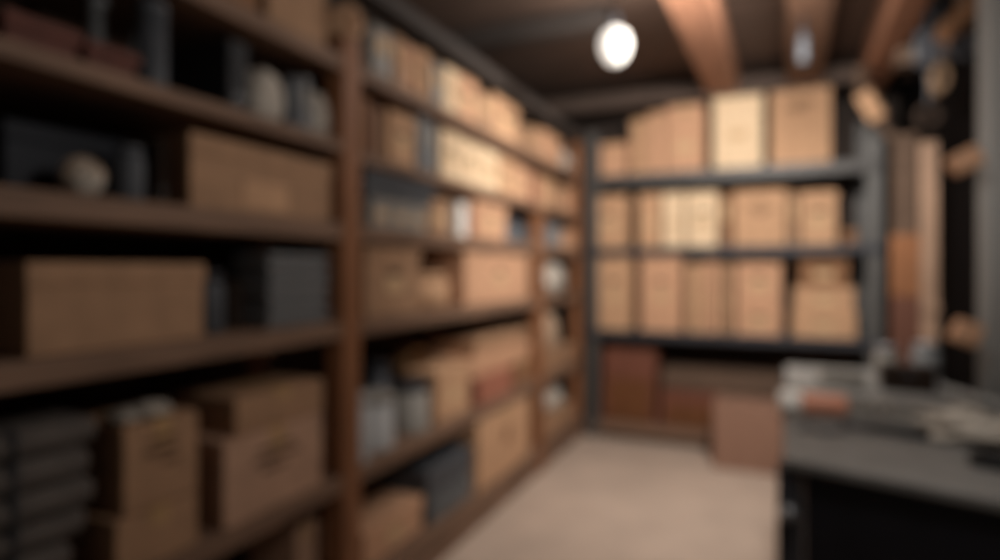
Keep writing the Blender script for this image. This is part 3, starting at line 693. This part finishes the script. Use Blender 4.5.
# brace block where beam meets upright, and things hanging by the beam
p0 = atS(863, 92, 3.55); p1 = atS(879, 118, 3.55)
t = thing('knee_brace', 'short tan diagonal brace by the top of the grey rack upright', 'brace', (p0 + p1) / 2)
d_ = (p1 - p0) / 2
MB().tube([tuple(-d_), tuple(d_)], 0.062, n=4).build('strut', 'tan', t)
MB().tube([tuple(d_ * 1.02), tuple(d_ * 2.6)], 0.028, n=4).build('tail', 'lintel', t)
MB().tube([tuple(-d_ * 1.02), tuple(-d_ * 1.3 + Vector((0, 0, 0.12)))], 0.030, n=4).build('tenon', 'lintel', t)
def hang(x, y, s, label, name, cat, fn, zt=2.42):
    p = atS(x, y, s); t = thing(name, label, cat, p); fn(t)
    MB().tube([(0, 0, 0.04), (0, 0, CZ - 0.003 - p.z)], 0.004, n=8).build('cord', 'darksteel', t)
def f_pulley(t):
    for s_ in (-1, 1): MB().box(-0.045, 0.045, s_ * 0.026 - 0.003, s_ * 0.026 + 0.003, -0.08, 0.07, 0.002).build('cheek_plate', 'darksteel', t)
    MB().lathe([(0.055, -0.02), (0.045, -0.006), (0.045, 0.006), (0.055, 0.02)], mtx=Matrix.Translation((0, 0, -0.02)) @ Matrix.Rotation(PI / 2, 4, 'X')).build('wheel', 'grey', t, smooth=True)
hang(927, 46, 2.75, 'grey pulley hanging from the ceiling beside the tan rope coil', 'pulley', 'pulley', f_pulley)
def f_rope(t):
    mb = MB()
    for i in range(4): mb.torus(0.034 + 0.004 * (i % 2), 0.010, mtx=Matrix.Translation((0, 0.018 * i - 0.03, -0.03)) @ Matrix.Diagonal((0.75, 1, 1.45, 1)) @ Matrix.Rotation(PI / 2, 4, 'X'), n=26, k=8)
    mb.build('coil', 'oldrope', t, smooth=True)
hang(940, 72, 2.6, 'tan rope coil hanging just below the pulley', 'rope_coil', 'rope', f_rope)
def f_hook(t):
    MB().torus(0.042, 0.014, mtx=Matrix.Rotation(PI / 2, 4, 'X'), n=24, k=8).build('ring', 'hole', t, smooth=True)
hang(928, 116, 2.7, 'dim dark ring hanging low against the black side wall', 'iron_ring', 'ring', f_hook)
# wooden bracket at top by the column
p0 = atS(943, 36, 2.1); p1 = atS(990, -6, 2.1)
t = thing('wooden_bracket', 'tan wooden bracket slanting up beside the steel column top', 'bracket', (p0 + p1) / 2)
d_ = (p1 - p0) / 2
MB().tube([tuple(-d_), tuple(d_)], 0.040, n=4).build('arm', 'brown', t)
MB().box(-0.02, 0.02, 0.03, 0.055, -0.03, CZ - 0.004 - ((p0 + p1) / 2).z, 0.003).build('hanger', 'lintel', t)
p = atS(963, 48, 2.0)
t = thing('pipe_clamp', 'grey pipe clamp on the steel column below the slanting bracket', 'clamp', p)
MB().torus(0.030, 0.014, mtx=Matrix.Rotation(PI / 2, 4, 'X'), n=24, k=8).build('ring', 'darksteel', t, smooth=True)
MB().tube([(0.03, 0.0, 0), (0.07, 0.05, 0)], 0.010, n=8).build('bolt', 'darksteel', t)
# whitish tube hanging from the second beam
p = atS(803, 50, 2.85)
t = thing('lamp_tube', 'dull grey unlit tube hanging below the second ceiling beam', 'lamp', p)
MB().lathe([(0.012, -0.065), (0.022, -0.058), (0.022, 0.05), (0.014, 0.06)], n=20).build('tube', 'dgrey', t, smooth=True)
MB().lathe([(0.016, 0.061), (0.016, 0.085), (0.005, 0.095), (0.005, 2.458 - p.z)], n=14).build('socket', 'darksteel', t, smooth=True)

# ------------------------------------------------------------------ the bare bulb
bp_ = atS(615, 42, 2.75)
t = thing('light_bulb', 'bright bare bulb glowing under the ceiling', 'lamp', bp_)
MB().lathe([(0.004, -0.105), (0.032, -0.094), (0.058, -0.060), (0.070, -0.014), (0.062, 0.026), (0.040, 0.052), (0.018, 0.066)], n=32).build('bulb', 'bulb', t, smooth=True)
MB().lathe([(0.020, 0.067), (0.022, 0.12), (0.008, 0.135)], n=20).build('socket', 'darksteel', t, smooth=True)
MB().tube([(0, 0, 0.134), (0, 0, CZ - bp_.z - 0.002)], 0.005, n=8).build('cord', 'blackp', t)

def point(name, loc, power, radius, col=(1, 0.86, 0.72)):
    l = bpy.data.lights.new(name, 'POINT'); l.energy = power; l.shadow_soft_size = radius; l.color = col
    o = bpy.data.objects.new(name, l); C.objects.link(o); o.location = loc; return o
point('bulb_light', bp_ + Vector((0.0, 0.0, -0.012)), 17, 0.14, (1, 0.96, 0.91))
point('added_near_fill', Vector((0.20, 1.10, 1.90)), 16, 0.08, (1, 0.96, 0.91))  # added fill for the near shelves and bench, no bulb hangs here
l = bpy.data.lights.new('added_back_fill', 'SPOT'); l.energy = 136; l.shadow_soft_size = 0.13; l.color = (1, 0.96, 0.91)  # added spot that brightens the rack and far shelves, has no fixture
l.spot_size = math.radians(150); l.spot_blend = 1.0
o = bpy.data.objects.new('added_back_fill', l); C.objects.link(o); o.location = (0.12, 2.36, 2.30)
o.rotation_euler = (Vector((-0.62, 4.2, 1.05)) - o.location).to_track_quat('-Z', 'Y').to_euler()

w = bpy.data.worlds.new('world'); bpy.context.scene.world = w; w.use_nodes = True
w.node_tree.nodes['Background'].inputs[0].default_value = (0.9, 0.85, 0.8, 1)
w.node_tree.nodes['Background'].inputs[1].default_value = 0.04

# ------------------------------------------------------------------ camera
cd = bpy.data.cameras.new('camera'); co = bpy.data.objects.new('camera', cd); C.objects.link(co)
co.location = (0, 0, H); co.rotation_euler = (PI / 2, 0, YAW)
cd.sensor_width = 36; cd.lens = 36 * F / 1000; cd.shift_y = (HOR - 280) / 1000.0
cd.clip_start = 0.02
cd.dof.use_dof = True; cd.dof.focus_distance = 0.20; cd.dof.aperture_fstop = 3.0; cd.dof.aperture_blades = 0
sc = bpy.context.scene; sc.camera = co
sc.view_settings.view_transform = 'Standard'; sc.view_settings.look = 'None'; sc.view_settings.gamma = 1
sc.view_settings.use_curve_mapping = False; sc.view_settings.exposure = 0.55
sc.cycles.use_denoising = True
sc.cycles.max_bounces = 6
